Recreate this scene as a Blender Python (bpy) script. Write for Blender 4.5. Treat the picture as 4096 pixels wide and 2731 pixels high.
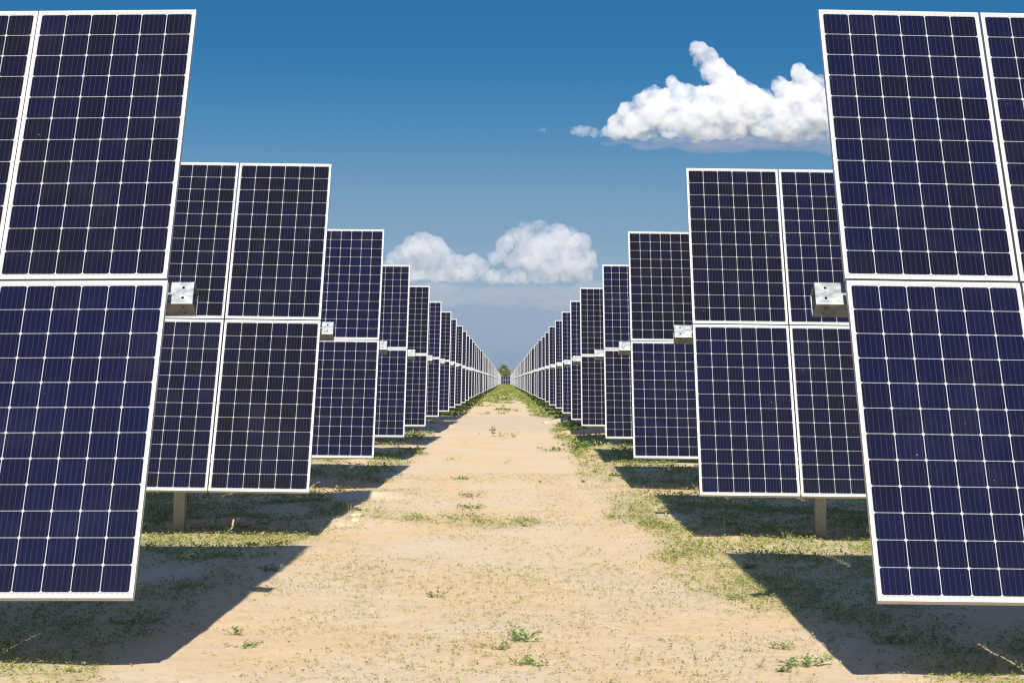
import bpy, bmesh, math, random
import numpy as np
from mathutils import Vector, Matrix, noise as mnoise

# ------------------------------------------------------------------ clearing
for o in list(bpy.data.objects):
    bpy.data.objects.remove(o, do_unlink=True)
S = bpy.context.scene
C = S.collection
R = math.radians
random.seed(7)

# ------------------------------------------------------------------ camera
cam = bpy.data.cameras.new('camera')
cam.lens = 70.0
cam.sensor_width = 36.0
cam.sensor_fit = 'HORIZONTAL'
cam.clip_start = 0.1
cam.clip_end = 60000
camo = bpy.data.objects.new('camera', cam)
C.objects.link(camo)
ya, pi_, ro = R(0.1738), R(1.0752), R(-0.4712)
Ry = Matrix(((math.cos(ya), -math.sin(ya), 0), (math.sin(ya), math.cos(ya), 0), (0, 0, 1)))
Rp = Matrix(((1, 0, 0), (0, math.cos(pi_), math.sin(pi_)), (0, -math.sin(pi_), math.cos(pi_))))
Rr = Matrix(((math.cos(ro), 0, -math.sin(ro)), (0, 1, 0), (math.sin(ro), 0, math.cos(ro))))
Mc = Rr @ Rp @ Ry
right, fwd, up = Mc[0], Mc[1], Mc[2]
CAMH = 1.62
camo.matrix_world = Matrix(((right[0], up[0], -fwd[0], 0), (right[1], up[1], -fwd[1], 0),
                            (right[2], up[2], -fwd[2], CAMH), (0, 0, 0, 1)))
S.camera = camo
S.render.resolution_x, S.render.resolution_y = 1024, 682

# ------------------------------------------------------------------ sun, sky, exposure
SUN_EL, SUN_AZ = R(31.1), R(1.2)        # light travels towards +Y, a touch towards +X
sun = bpy.data.lights.new('sun', 'SUN')
sun.energy = 4.2
sun.angle = R(0.55)
sun.color = (1.0, 0.93, 0.82)
suno = bpy.data.objects.new('sun', sun)
C.objects.link(suno)
to_light = Vector((math.sin(SUN_AZ) * math.cos(SUN_EL), math.cos(SUN_AZ) * math.cos(SUN_EL), -math.sin(SUN_EL)))
suno.rotation_euler = to_light.to_track_quat('-Z', 'Y').to_euler()
suno.location = (0, -20, 15)

W = bpy.data.worlds.new('World')
S.world = W
W.use_nodes = True
wt = W.node_tree
wt.nodes.clear()
wo = wt.nodes.new('ShaderNodeOutputWorld')
bg = wt.nodes.new('ShaderNodeBackground')
sky = wt.nodes.new('ShaderNodeTexSky')
sky.sky_type = 'NISHITA'
sky.sun_disc = False
sky.sun_elevation = SUN_EL
sky.sun_rotation = R(180) + SUN_AZ
sky.altitude = 300
sky.air_density = 1.0
sky.dust_density = 0.6
sky.ozone_density = 3.0
bg.inputs['Strength'].default_value = 0.10
# elevation of the view direction, to deepen the clear blue high up and grey it near the horizon
tc = wt.nodes.new('ShaderNodeTexCoord')
sep = wt.nodes.new('ShaderNodeSeparateXYZ')
wt.links.new(tc.outputs['Generated'], sep.inputs[0])
ramp = wt.nodes.new('ShaderNodeValToRGB')
mr = wt.nodes.new('ShaderNodeMapRange')
mr.inputs['From Min'].default_value = -0.01
mr.inputs['From Max'].default_value = 0.60
wt.links.new(sep.outputs['Z'], mr.inputs['Value'])
wt.links.new(mr.outputs[0], ramp.inputs[0])
SKY_STOPS = [(0.0164, (0.1847, 0.2589, 0.4315)), (0.0587, (0.1813, 0.2313, 0.378)), (0.0946, (0.2089, 0.2434, 0.3348)), (0.1303, (0.1883, 0.2252, 0.2974)), (0.1662, (0.1679, 0.2181, 0.2785)), (0.22, (0.0973, 0.193, 0.2691)), (0.2738, (0.0518, 0.1663, 0.2526)), (0.3279, (0.0424, 0.1648, 0.2519)), (0.5082, (0.0785, 0.1961, 0.2825)), (0.7541, (0.62, 0.65, 0.76))]  # last stop keeps the unseen overhead sky brighter, as added fill for the shadows
cr = ramp.color_ramp
while len(cr.elements) < len(SKY_STOPS):
    cr.elements.new(0.5)
for e, (p, c) in zip(cr.elements, SKY_STOPS):
    e.position = p
    e.color = (*c, 1)
mul = wt.nodes.new('ShaderNodeMix')
mul.data_type = 'RGBA'
mul.blend_type = 'MULTIPLY'
mul.inputs['Factor'].default_value = 1.0
wt.links.new(sky.outputs[0], mul.inputs['A'])
wt.links.new(ramp.outputs[0], mul.inputs['B'])
# faint low layered stratus near the horizon: long stretched noise
mp = wt.nodes.new('ShaderNodeMapping')
mp.inputs['Scale'].default_value = (9, 9, 60)
wt.links.new(tc.outputs['Generated'], mp.inputs[0])
nz = wt.nodes.new('ShaderNodeTexNoise')
nz.inputs['Scale'].default_value = 1.0
nz.inputs['Detail'].default_value = 5
wt.links.new(mp.outputs[0], nz.inputs['Vector'])
band = wt.nodes.new('ShaderNodeMapRange')
band.interpolation_type = 'SMOOTHSTEP'
band.inputs['From Min'].default_value = 0.060
band.inputs['From Max'].default_value = 0.030
wt.links.new(sep.outputs['Z'], band.inputs['Value'])
nr = wt.nodes.new('ShaderNodeMapRange')
nr.inputs['From Min'].default_value = 0.40
nr.inputs['From Max'].default_value = 0.72
wt.links.new(nz.outputs[0], nr.inputs['Value'])
mm = wt.nodes.new('ShaderNodeMath')
mm.operation = 'MULTIPLY'
wt.links.new(band.outputs[0], mm.inputs[0])
wt.links.new(nr.outputs[0], mm.inputs[1])
mm2 = wt.nodes.new('ShaderNodeMath')
mm2.operation = 'MULTIPLY'
mm2.inputs[1].default_value = 0.6
wt.links.new(mm.outputs[0], mm2.inputs[0])
strat = wt.nodes.new('ShaderNodeMix')
strat.data_type = 'RGBA'
wt.links.new(mm2.outputs[0], strat.inputs['Factor'])
wt.links.new(mul.outputs['Result'], strat.inputs['A'])
strat.inputs['B'].default_value = (1.85, 1.85, 2.35, 1)
wt.links.new(strat.outputs['Result'], bg.inputs[0])
wt.links.new(bg.outputs[0], wo.inputs[0])

S.view_settings.view_transform = 'Standard'
S.view_settings.look = 'None'
S.view_settings.exposure = 1.1
S.view_settings.gamma = 1.0
S.render.engine = 'CYCLES'
S.cycles.max_bounces = 10
S.cycles.diffuse_bounces = 3
S.cycles.transparent_max_bounces = 16
S.cycles.filter_width = 1.25
S.cycles.volume_bounces = 8
S.cycles.volume_step_rate = 0.25


# ------------------------------------------------------------------ helpers
def tag(o, label=None, cat=None, group=None, kind=None):
    if label: o['label'] = label
    if cat: o['category'] = cat
    if group: o['group'] = group
    if kind: o['kind'] = kind
    return o


def link(name, me, parent=None):
    o = bpy.data.objects.new(name, me)
    C.objects.link(o)
    if parent: o.parent = parent
    return o


def empty(name, loc=(0, 0, 0)):
    o = bpy.data.objects.new(name, None)
    C.objects.link(o)
    o.location = loc
    o.empty_display_size = 0.2
    return o


class V:
    """Tiny expression wrapper for building math node graphs."""
    def __init__(s, nt, sock): s.nt, s.s = nt, sock

    def op(s, kind, *a):
        n = s.nt.nodes.new('ShaderNodeMath')
        n.operation = kind
        for i, x in enumerate((s,) + a):
            if isinstance(x, V): s.nt.links.new(x.s, n.inputs[i])
            else: n.inputs[i].default_value = x
        return V(s.nt, n.outputs[0])
    def __add__(s, b): return s.op('ADD', b)
    def __sub__(s, b): return s.op('SUBTRACT', b)
    def __mul__(s, b): return s.op('MULTIPLY', b)
    def abs(s): return s.op('ABSOLUTE')
    def fract(s): return s.op('FRACT')
    def floor(s): return s.op('FLOOR')
    def lt(s, b): return s.op('LESS_THAN', b)
    def gt(s, b): return s.op('GREATER_THAN', b)


def new_mat(name):
    m = bpy.data.materials.new(name)
    m.use_nodes = True
    nt = m.node_tree
    b = nt.nodes['Principled BSDF']
    return m, nt, b


def node(nt, kind, **kw):
    n = nt.nodes.new(kind)
    for k, v in kw.items():
        if k in n.inputs: n.inputs[k].default_value = v
        else: setattr(n, k, v)
    return n


def mix(nt, f, a, b, blend='MIX'):
    n = nt.nodes.new('ShaderNodeMix')
    n.data_type = 'RGBA'
    n.blend_type = blend
    for key, x in (('Factor', f), ('A', a), ('B', b)):
        if isinstance(x, V): nt.links.new(x.s, n.inputs[key])
        elif hasattr(x, 'is_linked'): nt.links.new(x, n.inputs[key])
        elif isinstance(x, tuple): n.inputs[key].default_value = (*x, 1) if len(x) == 3 else x
        else: n.inputs[key].default_value = x
    return n.outputs['Result']


def maprange(nt, v, a, b, c=0.0, d=1.0, smooth=False):
    n = nt.nodes.new('ShaderNodeMapRange')
    if smooth: n.interpolation_type = 'SMOOTHSTEP'
    nt.links.new(v.s if isinstance(v, V) else v, n.inputs['Value'])
    for k, x in (('From Min', a), ('From Max', b), ('To Min', c), ('To Max', d)):
        n.inputs[k].default_value = x
    return V(nt, n.outputs[0])


def set_mesh(name, verts, faces_flat, nper, mats=()):
    """fast mesh from numpy arrays; all faces have nper corners"""
    me = bpy.data.meshes.new(name)
    nv, nf = len(verts), len(faces_flat) // nper
    me.vertices.add(nv)
    me.vertices.foreach_set('co', np.asarray(verts, dtype=np.float32).ravel())
    me.loops.add(nf * nper)
    me.loops.foreach_set('vertex_index', np.asarray(faces_flat, dtype=np.int32))
    me.polygons.add(nf)
    me.polygons.foreach_set('loop_start', np.arange(0, nf * nper, nper, dtype=np.int32))
    me.update(calc_edges=True)
    for m in mats: me.materials.append(m)
    return me


# ------------------------------------------------------------------ numpy value noise
def _hash(ix, iy, seed):
    n = (ix.astype(np.int64) * 374761393 + iy.astype(np.int64) * 668265263 + seed * 974634777) & 0x7fffffff
    n = ((n ^ (n >> 13)) * 1274126177) & 0x7fffffff
    n = n ^ (n >> 16)
    return (n & 0xffff) / 65535.0


def vnoise(x, y, seed=0):
    x = np.asarray(x, float); y = np.asarray(y, float)
    ix, iy = np.floor(x), np.floor(y)
    fx, fy = x - ix, y - iy
    fx = fx * fx * (3 - 2 * fx); fy = fy * fy * (3 - 2 * fy)
    a = _hash(ix, iy, seed); b = _hash(ix + 1, iy, seed)
    c = _hash(ix, iy + 1, seed); d = _hash(ix + 1, iy + 1, seed)
    return (a + (b - a) * fx) * (1 - fy) + (c + (d - c) * fx) * fy


def fbm(x, y, seed=0, oct=4, gain=0.5):
    s, a, t = 0, 1, 0
    for i in range(oct):
        s = s + a * vnoise(np.asarray(x) * 2 ** i + 17.3 * i, np.asarray(y) * 2 ** i - 9.1 * i, seed + i)
        t += a
        a *= gain
    return s / t


def sstep(a, b, x):
    t = np.clip((np.asarray(x, float) - a) / (b - a), 0, 1)
    return t * t * (3 - 2 * t)


TY = [-50, 120, 150, 200, 300, 430, 560, 700, 800, 860, 1000, 6000]
TZ = [0, 0, -.03, -.06, -.20, -.34, -.50, -.66, -.95, -1.15, -1.3, -1.3]


def terrain(y):
    return np.interp(y, TY, TZ)


MOUNDS = [(3.3, 58.3, 1.5, 1.5, .26), (4.6, 61.0, 1.2, 1.0, .22), (2.3, 72.5, .9, 1.2, .16), (3.0, 73.5, 1.2, 1.3, .14),
          (-2.3, 66.0, .8, .8, .12), (1.72, 34.4, .45, .7, .05), (-3.0, 21.8, .9, .5, .07), (-1.75, 22.3, .5, .5, .05),
          (-1.9, 27.2, .6, .5, .09), (-2.4, 24.8, .6, .4, .06), (-2.15, 18.6, .5, .5, .035)]


def height(x, y):
    x = np.asarray(x, float); y = np.asarray(y, float)
    z = terrain(y)
    near = 1 - sstep(40, 160, y)
    side = sstep(1.2, 2.4, np.abs(x))
    z = z + (fbm(x * .9, y * .55, 3, 3) - .5) * .06 * near * (.5 + .8 * side)
    z = z + (fbm(x * 3.1, y * 2.4, 11, 3) - .5) * .028 * (1 - sstep(25, 70, y)) * (.45 + .9 * side)
    z = z + (fbm(x * 9, y * 8, 21, 2) - .5) * .010 * (1 - sstep(18, 40, y))
    # wheel ruts
    for rx in (-.95, .95):
        z = z - .018 * np.exp(-((x - rx - .15 * np.sin(y * .11)) / .22) ** 2) * near
    z = z + .035 * np.exp(-((x - 1.45 - .2 * np.sin(y * .23)) / .16) ** 2) * (1 - sstep(16, 26, y)) * vnoise(x * 2, y * 1.3, 5)
    for mx, my, sx, sy, h in MOUNDS:
        z = z + h * np.exp(-((x - mx) / sx) ** 2 - ((y - my) / sy) ** 2) * (.8 + .4 * vnoise(x * 4, y * 4, 8))
    return z


def green(x, y):
    """0..1 how overgrown the soil is"""
    x = np.asarray(x, float); y = np.asarray(y, float)
    n = fbm(x * 1.1, y * .42, 31, 4)
    n2 = fbm(x * .35 + 5, y * .13, 47, 3)
    b = -.575 + .0 * x
    wob = .5 * (fbm(x * .3, y * .09, 77, 2) - .5)
    b = b + .62 * sstep(1.0, 1.7, x + wob) * sstep(12.5, 19, y) + .50 * sstep(1.4, 2.2, x) * (1 - sstep(12.0, 20, y))
    b = b + .50 * sstep(1.45, 2.3, -x + wob) * sstep(16, 24, y) + .54 * sstep(1.75, 2.3, -x) * (1 - sstep(16, 24, y))
    b = b + .25 * sstep(1.8, 2.4, np.abs(x)) * sstep(40, 75, y)
    b = b + .36 * sstep(105, 150, y)
    b = b + .30 * np.exp(-(x / .8) ** 2) * sstep(84, 90, y) * (1 - sstep(104, 110, y))
    b = b + .40 * np.exp(-((x - .0) / 1.3) ** 2 - ((y - 22.2) / 1.2) ** 2)
    b = b + .34 * np.exp(-((x + .5) / 1.8) ** 2 - ((y - 31.5) / .8) ** 2)
    b = b + .40 * np.exp(-((x + .45) / .28) ** 2 - ((y - 26) / 2.5) ** 2)
    b = b + .3 * np.exp(-((x + 1.5) / .5) ** 2 - ((y - 24.5) / 1.6) ** 2)
    b = b - .55 * sstep(62, 66, y) * (1 - sstep(80, 86, y)) * (1 - .5 * sstep(1.5, 2.2, x))
    for mx, my, sx, sy, h in MOUNDS[:5]:
        b = b - .9 * np.exp(-((x - mx) / sx) ** 2 - ((y - my + .3) / sy) ** 2)
    # overgrown rims at the sunny edge of each shadow
    return sstep(-.10, .30, b + 1.15 * (n - .30) + .5 * (n2 - .5))


# ------------------------------------------------------------------ ground
m_ground, nt, b = new_mat('sandy_soil')
tcg = node(nt, 'ShaderNodeTexCoord')
ga = node(nt, 'ShaderNodeAttribute', attribute_name='green')
n1 = node(nt, 'ShaderNodeTexNoise', Scale=0.8, Detail=6.0, Roughness=0.6)
n2 = node(nt, 'ShaderNodeTexNoise', Scale=14.0, Detail=8.0, Roughness=0.7)
n3 = node(nt, 'ShaderNodeTexNoise', Scale=150.0, Detail=3.0, Roughness=0.7)
mpg = node(nt, 'ShaderNodeMapping')
mpg.inputs['Scale'].default_value = (1.0, 0.45, 1.0)
nt.links.new(tcg.outputs['Object'], mpg.inputs[0])
for n in (n1, n2): nt.links.new(mpg.outputs[0], n.inputs['Vector'])
nt.links.new(tcg.outputs['Object'], n3.inputs['Vector'])
c = mix(nt, maprange(nt, n1.outputs[0], .38, .62, smooth=True), (.605, .450, .270), (.59, .478, .335))
c = mix(nt, maprange(nt, n2.outputs[0], .52, .72, 0, .45), c, (.43, .30, .19))
c = mix(nt, maprange(nt, n3.outputs[0], .52, .74, 0, .5), c, (.36, .26, .165))
# gravelly grey band of the crossing service road
sepg = node(nt, 'ShaderNodeSeparateXYZ')
nt.links.new(tcg.outputs['Object'], sepg.inputs[0])
yy = V(nt, sepg.outputs[1])
rb = maprange(nt, yy + V(nt, n1.outputs[0]) * 14.0, 66, 74, smooth=True) * maprange(nt, yy + V(nt, n1.outputs[0]) * 14.0, 96, 91, smooth=True)
c = mix(nt, rb * .35, c, (.42, .36, .315))
gm = V(nt, ga.outputs['Fac'])
gcol = mix(nt, n2.outputs[0], (.27, .29, .085), (.37, .35, .13))
c = mix(nt, gm * maprange(nt, n2.outputs[0], .3, .55, .45, .95), c, gcol)
# scrub and woodland beyond the solar field
axx = V(nt, sepg.outputs[0]).abs()
outside = maprange(nt, axx, 60, 130)
beyond = maprange(nt, yy, 960, 1100)
c = mix(nt, outside, c, (.07, .10, .04))
c = mix(nt, beyond, c, (.07, .10, .04))
nt.links.new(c, b.inputs['Base Color'])
b.inputs['Roughness'].default_value = 0.95
b.inputs['Specular IOR Level'].default_value = 0.15
bp = node(nt, 'ShaderNodeBump', Strength=0.8, Distance=0.012)
hsum = V(nt, n2.outputs[0]) * 1.6 + V(nt, n3.outputs[0]) * 0.35
nt.links.new(hsum.s, bp.inputs['Height'])
nt.links.new(bp.outputs[0], b.inputs['Normal'])

ys = [-6.0, 0, 4, 7, 9]
y = 9.6
while y < 900:
    ys.append(y)
    y += max(.055, .055 * (y / 24.0) ** 1.75)
ys += [1000, 1300, 2000, 4000, 9000, 20000]
xs = list(np.arange(-7.6, 7.61, .075))
ext = [8.2, 9.5, 12, 18, 30, 60, 130, 300, 900, 3000, 12000]
xs = [-e for e in reversed(ext)] + xs + ext
xs, ys = np.array(xs), np.array(ys)
GX, GY = np.meshgrid(xs, ys)
GZ = height(GX, GY)
nx, ny = len(xs), len(ys)
verts = np.stack([GX, GY, GZ], -1).reshape(-1, 3)
i, j = np.meshgrid(np.arange(nx - 1), np.arange(ny - 1))
a = (j * nx + i).ravel()
faces = np.stack([a, a + 1, a + nx + 1, a + nx], -1).ravel()
gme = set_mesh('ground', verts, faces, 4, [m_ground])
at = gme.attributes.new('green', 'FLOAT', 'POINT')
gval = green(GX, GY)
far = sstep(25, 130, GY)
at.data.foreach_set('value', (gval * (.35 + .65 * far)).astype(np.float32).ravel())
gme.polygons.foreach_set('use_smooth', np.ones((nx - 1) * (ny - 1), dtype=bool))
gobj = link('ground', gme)
tag(gobj, 'pale sandy track and soil with sparse green cover between the panel rows', 'ground', kind='structure')

# ------------------------------------------------------------------ materials
PW, PL, FR = 0.992, 1.960, 0.011
P = .158
m_cell, nt, b = new_mat('solar_cells')
uv = node(nt, 'ShaderNodeUVMap')
sp = node(nt, 'ShaderNodeSeparateXYZ')
nt.links.new(uv.outputs[0], sp.inputs[0])
u, v = V(nt, sp.outputs[0]), V(nt, sp.outputs[1])
au = (u - (.02375 - .00175)) * (1 / P)
bv = (v - (.03375 - .00175)) * (1 / P)
cx = (au.fract() - .5) * P
cy = (bv.fract() - .5) * P
acx, acy = cx.abs(), cy.abs()
inr = (au - 3).abs().lt(3.0)
inb = (bv - 6).abs().lt(6.0)
cell = acx.lt(.0770) * acy.lt(.0776) * (acx + acy).lt(.1546 - .0090) * inr * inb
bus = ((cx * (1 / .0305) + .5).fract() - .5).abs().lt(.0007 / .0305)
# printed ribbon dashes in the margin above and below the cells
mdist = ((bv - 6).abs() - 6.0) * P
dash = mdist.gt(.0035) * mdist.lt(.0062) * ((cx * (1 / .0305)).fract() - .5).abs().lt(.30) * inr
wn = node(nt, 'ShaderNodeTexWhiteNoise', noise_dimensions='4D')
cmb = node(nt, 'ShaderNodeCombineXYZ')
nt.links.new(au.floor().s, cmb.inputs[0])
nt.links.new(bv.floor().s, cmb.inputs[1])
oi = node(nt, 'ShaderNodeObjectInfo')
nt.links.new(cmb.outputs[0], wn.inputs['Vector'])
nt.links.new((V(nt, oi.outputs['Random']) * 91.0).s, wn.inputs['W'])
sc = node(nt, 'ShaderNodeSeparateColor')
nt.links.new(oi.outputs['Color'], sc.inputs[0])
tone = V(nt, sc.outputs[0]) + (V(nt, wn.outputs[0]) - .5) * .55
tone = maprange(nt, tone, 0, 1, 0, 1)
ccol = mix(nt, tone, (.0042, .0038, .0056), (.0037, .0040, .0210))
grain = node(nt, 'ShaderNodeTexNoise', Scale=320.0, Detail=2.0)
nt.links.new(uv.outputs[0], grain.inputs['Vector'])
ccol = mix(nt, maprange(nt, grain.outputs[0], .35, .75, 0, .4), ccol, (.0075, .0056, .0135))
ccol = mix(nt, bus * .60, ccol, (.052, .062, .082))
# thin dust film, streaks and specks on the glass
dn = node(nt, 'ShaderNodeTexNoise', Scale=2.6, Detail=6.0, Roughness=.65)
tco = node(nt, 'ShaderNodeTexCoord')
oloc = node(nt, 'ShaderNodeVectorMath', operation='ADD')
nt.links.new(tco.outputs['Object'], oloc.inputs[0])
nt.links.new(oi.outputs['Location'], oloc.inputs[1])
nt.links.new(oloc.outputs[0], dn.inputs['Vector'])
ccol = mix(nt, maprange(nt, dn.outputs[0], .50, .85, 0.0, .14), ccol, (.045, .045, .055))
vor = node(nt, 'ShaderNodeTexVoronoi', Scale=7.0)
nt.links.new(oloc.outputs[0], vor.inputs['Vector'])
speck = maprange(nt, vor.outputs['Distance'], .045, .02)
ccol = mix(nt, speck * .35 * maprange(nt, dn.outputs[0], .52, .60), ccol, (.45, .42, .38))
edge_dirt = maprange(nt, v, .06, .015, 0, .35, smooth=True)
back = mix(nt, dash, (.31, .32, .32), (.17, .18, .19))
base = mix(nt, cell, back, ccol)
nt.links.new(base, b.inputs['Base Color'])
b.inputs['Roughness'].default_value = 0.14
b.inputs['IOR'].default_value = 1.36

m_frame, nt, b = new_mat('anodised_frame')
b.inputs['Base Color'].default_value = (.46, .46, .46, 1)
b.inputs['Roughness'].default_value = .38
b.inputs['Metallic'].default_value = .25

m_back, nt, b = new_mat('panel_backsheet')
b.inputs['Base Color'].default_value = (.70, .70, .69, 1)
b.inputs['Roughness'].default_value = .6

m_galv, nt, b = new_mat('galvanised_steel')
tcg2 = node(nt, 'ShaderNodeTexCoord')
gn = node(nt, 'ShaderNodeTexNoise', Scale=9.0, Detail=5.0, Distortion=1.2)
gv = node(nt, 'ShaderNodeTexVoronoi', Scale=55.0)
gmp = node(nt, 'ShaderNodeMapping')
gmp.inputs['Rotation'].default_value = (0, .6, .5)
gmp.inputs['Scale'].default_value = (1, 2.2, 1)
nt.links.new(tcg2.outputs['Object'], gmp.inputs[0])
nt.links.new(gmp.outputs[0], gn.inputs['Vector'])
nt.links.new(gmp.outputs[0], gv.inputs['Vector'])
c = mix(nt, maprange(nt, gn.outputs[0], .35, .65), (.14, .17, .20), (.31, .32, .32))
c = mix(nt, V(nt, gv.outputs['Color']) * .12, c, (.40, .42, .44))
nt.links.new(c, b.inputs['Base Color'])
b.inputs['Metallic'].default_value = .35
nt.links.new(maprange(nt, gn.outputs[0], .3, .7, .32, .55).s, b.inputs['Roughness'])

m_rail, nt, b = new_mat('rail_steel')
b.inputs['Base Color'].default_value = (.10, .095, .085, 1)
b.inputs['Roughness'].default_value = .6
m_post, nt, b = new_mat('weathered_pile')
pn = node(nt, 'ShaderNodeTexNoise', Scale=18.0, Detail=6.0)
pt = node(nt, 'ShaderNodeTexCoord')
nt.links.new(pt.outputs['Object'], pn.inputs['Vector'])
c = mix(nt, maprange(nt, pn.outputs[0], .3, .7), (.33, .35, .34), (.43, .44, .41))
sz = node(nt, 'ShaderNodeSeparateXYZ')
nt.links.new(pt.outputs['Object'], sz.inputs[0])
c = mix(nt, maprange(nt, sz.outputs[2], .22, .02, 0, .5), c, (.42, .29, .18))
nt.links.new(c, b.inputs['Base Color'])
b.inputs['Roughness'].default_value = .7
b.inputs['Metallic'].default_value = .15


# ------------------------------------------------------------------ panel meshes
def box(bm, x0, x1, y0, y1, z0, z1, mi=0):
    vs = [bm.verts.new(p) for p in ((x0, y0, z0), (x1, y0, z0), (x1, y1, z0), (x0, y1, z0),
                                    (x0, y0, z1), (x1, y0, z1), (x1, y1, z1), (x0, y1, z1))]
    for f in ((0, 3, 2, 1), (4, 5, 6, 7), (0, 1, 5, 4), (1, 2, 6, 5), (2, 3, 7, 6), (3, 0, 4, 7)):
        bm.faces.new([vs[k] for k in f]).material_index = mi
    return vs


def bm_mesh(bm, name, mats):
    me = bpy.data.meshes.new(name)
    bm.normal_update()
    bm.to_mesh(me)
    bm.free()
    for m in mats: me.materials.append(m)
    return me


def panel_geom(bm, cx=0, cy=0, uvl=None, ci=0, bi=1):
    hw, hl = PW / 2 - .004, PL / 2 - .004
    vs = box(bm, cx - hw, cx + hw, cy - hl, cy + hl, -.0055, 0, bi)
    for f in vs[4].link_faces:
        if all(abs(w.co.z) < 1e-6 for w in f.verts):
            f.material_index = ci
            for l in f.loops:
                l[uvl].uv = (l.vert.co.x - cx + PW / 2, l.vert.co.y - cy + PL / 2)


def frame_geom(bm, cx=0, cy=0, mi=0):
    # closed ring profile: outer wall, top lip, lip inner, web, bottom flange
    prof = [(0, -.040), (0, -.0005), (.0006, .0018), (FR, .0018), (FR, .0006), (.0022, .0004), (.0022, -.038), (.022, -.038), (.022, -.040)]
    W2, L2 = PW / 2, PL / 2
    rings = []
    for d, z in prof:
        rings.append([bm.verts.new((cx + sx * (W2 - d), cy + sy * (L2 - d), z)) for sx, sy in ((-1, -1), (1, -1), (1, 1), (-1, 1))])
    for k in range(len(rings)):
        A_, B_ = rings[k], rings[(k + 1) % len(rings)]
        for q in range(4):
            bm.faces.new((A_[q], A_[(q + 1) % 4], B_[(q + 1) % 4], B_[q])).material_index = mi


bm = bmesh.new()
uvl = bm.loops.layers.uv.new('UVMap')
panel_geom(bm, uvl=uvl)
me_panel = bm_mesh(bm, 'solar_panel', [m_cell, m_back])
bm = bmesh.new()
frame_geom(bm)
me_frame = bm_mesh(bm, 'panel_frame', [m_frame])

G = .014
NB = .15            # panel face to near face of the tube
TS = .150           # tube side


def tube_mesh(length, holes, name='torque_tube'):
    """square hollow tube along +x from 0 (open end) to length; local y,z across"""
    h, w = TS / 2, .006
    bm = bmesh.new()
    L0, L1 = 0, length
    o0 = [bm.verts.new((L0, a_, b_)) for a_, b_ in ((-h, -h), (h, -h), (h, h), (-h, h))]
    o1 = [bm.verts.new((L1, a_, b_)) for a_, b_ in ((-h, -h), (h, -h), (h, h), (-h, h))]
    k = h - w
    i0 = [bm.verts.new((L0, a_, b_)) for a_, b_ in ((-k, -k), (k, -k), (k, k), (-k, k))]
    i1 = [bm.verts.new((L1, a_, b_)) for a_, b_ in ((-k, -k), (k, -k), (k, k), (-k, k))]
    for q in range(4):
        r_ = (q + 1) % 4
        bm.faces.new((o0[q], o0[r_], o1[r_], o1[q]))
        bm.faces.new((i0[r_], i0[q], i1[q], i1[r_]))
        bm.faces.new((o0[r_], o0[q], i0[q], i0[r_]))
        bm.faces.new((o1[q], o1[r_], i1[r_], i1[q]))
    # rounded outer corners
    es = [e for e in bm.edges if len(e.link_faces) == 2 and abs(e.verts[0].co.x - e.verts[1].co.x) > .01
          and all(abs(abs(vv.co.y) - h) < 1e-5 for vv in e.verts)]
    bmesh.ops.bevel(bm, geom=es, offset=.007, segments=3, affect='EDGES', profile=.5)
    bmesh.ops.recalc_face_normals(bm, faces=bm.faces)
    if not holes:
        return bm_mesh(bm, name, [m_galv])
    me = bm_mesh(bm, name, [m_galv])
    ob = bpy.data.objects.new('tmp', me)
    C.objects.link(ob)
    cb = bmesh.new()
    for a_ in (-.034, .034):
        bmesh.ops.create_cone(cb, cap_ends=True, segments=20, radius1=.0085, radius2=.0085, depth=.4,
                              matrix=Matrix.Translation((.060, a_, 0)))
        bmesh.ops.create_cone(cb, cap_ends=True, segments=20, radius1=.0085, radius2=.0085, depth=.4,
                              matrix=Matrix.Translation((.062, 0, a_)) @ Matrix.Rotation(R(90), 4, 'X'))
    cme = bm_mesh(cb, 'cut', [])
    # make the crossing cutters two separate booleans
    co = bpy.data.objects.new('cut', cme)
    C.objects.link(co)
    md = ob.modifiers.new('b', 'BOOLEAN')
    md.object = co
    md.operation = 'DIFFERENCE'
    md.solver = 'EXACT'
    md.use_self = True
    dg = bpy.context.evaluated_depsgraph_get()
    res = bpy.data.meshes.new_from_object(ob.evaluated_get(dg))
    res.name = name
    bpy.data.objects.remove(ob)
    bpy.data.objects.remove(co)
    if len(res.materials) == 0: res.materials.append(m_galv)
    return res


def post_mesh(hgt):
    """H-section pile"""
    bm = bmesh.new()
    f, t, w = .058, .008, .062
    box(bm, -f, f, -w, -w + t, -.35, hgt)
    box(bm, -f, f, w - t, w, -.35, hgt)
    box(bm, -.005, .005, -w + t - .0005, w - t + .0005, -.35, hgt)
    return bm_mesh(bm, 'support_post', [m_post])


def rail_mesh(L=2.56):
    """hat-shaped mounting rail lying along y, top at z=0"""
    bm = bmesh.new()
    d = NB - .085
    box(bm, -.030, .030, -L / 2, L / 2, -.003, 0)
    box(bm, -.030, -.027, -L / 2, L / 2, -d, -.0032)
    box(bm, .027, .030, -L / 2, L / 2, -d, -.0032)
    return bm_mesh(bm, 'mounting_rail', [m_rail])


def saddle_mesh():
    """bearing saddle that carries the tube on its pile"""
    bm = bmesh.new()
    h = TS / 2 + .004
    box(bm, -.05, .05, -h - .012, h + .012, -h - .035, -h)
    box(bm, -.05, .05, -h - .012, -h, -h, h)
    box(bm, -.05, .05, h, h + .012, -h, h)
    box(bm, -.05, .05, -h - .012, h + .012, h, h + .010)
    return bm_mesh(bm, 'bearing_saddle', [m_galv])


me_rail = rail_mesh()
me_saddle = saddle_mesh()
_tubes = {}


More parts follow.
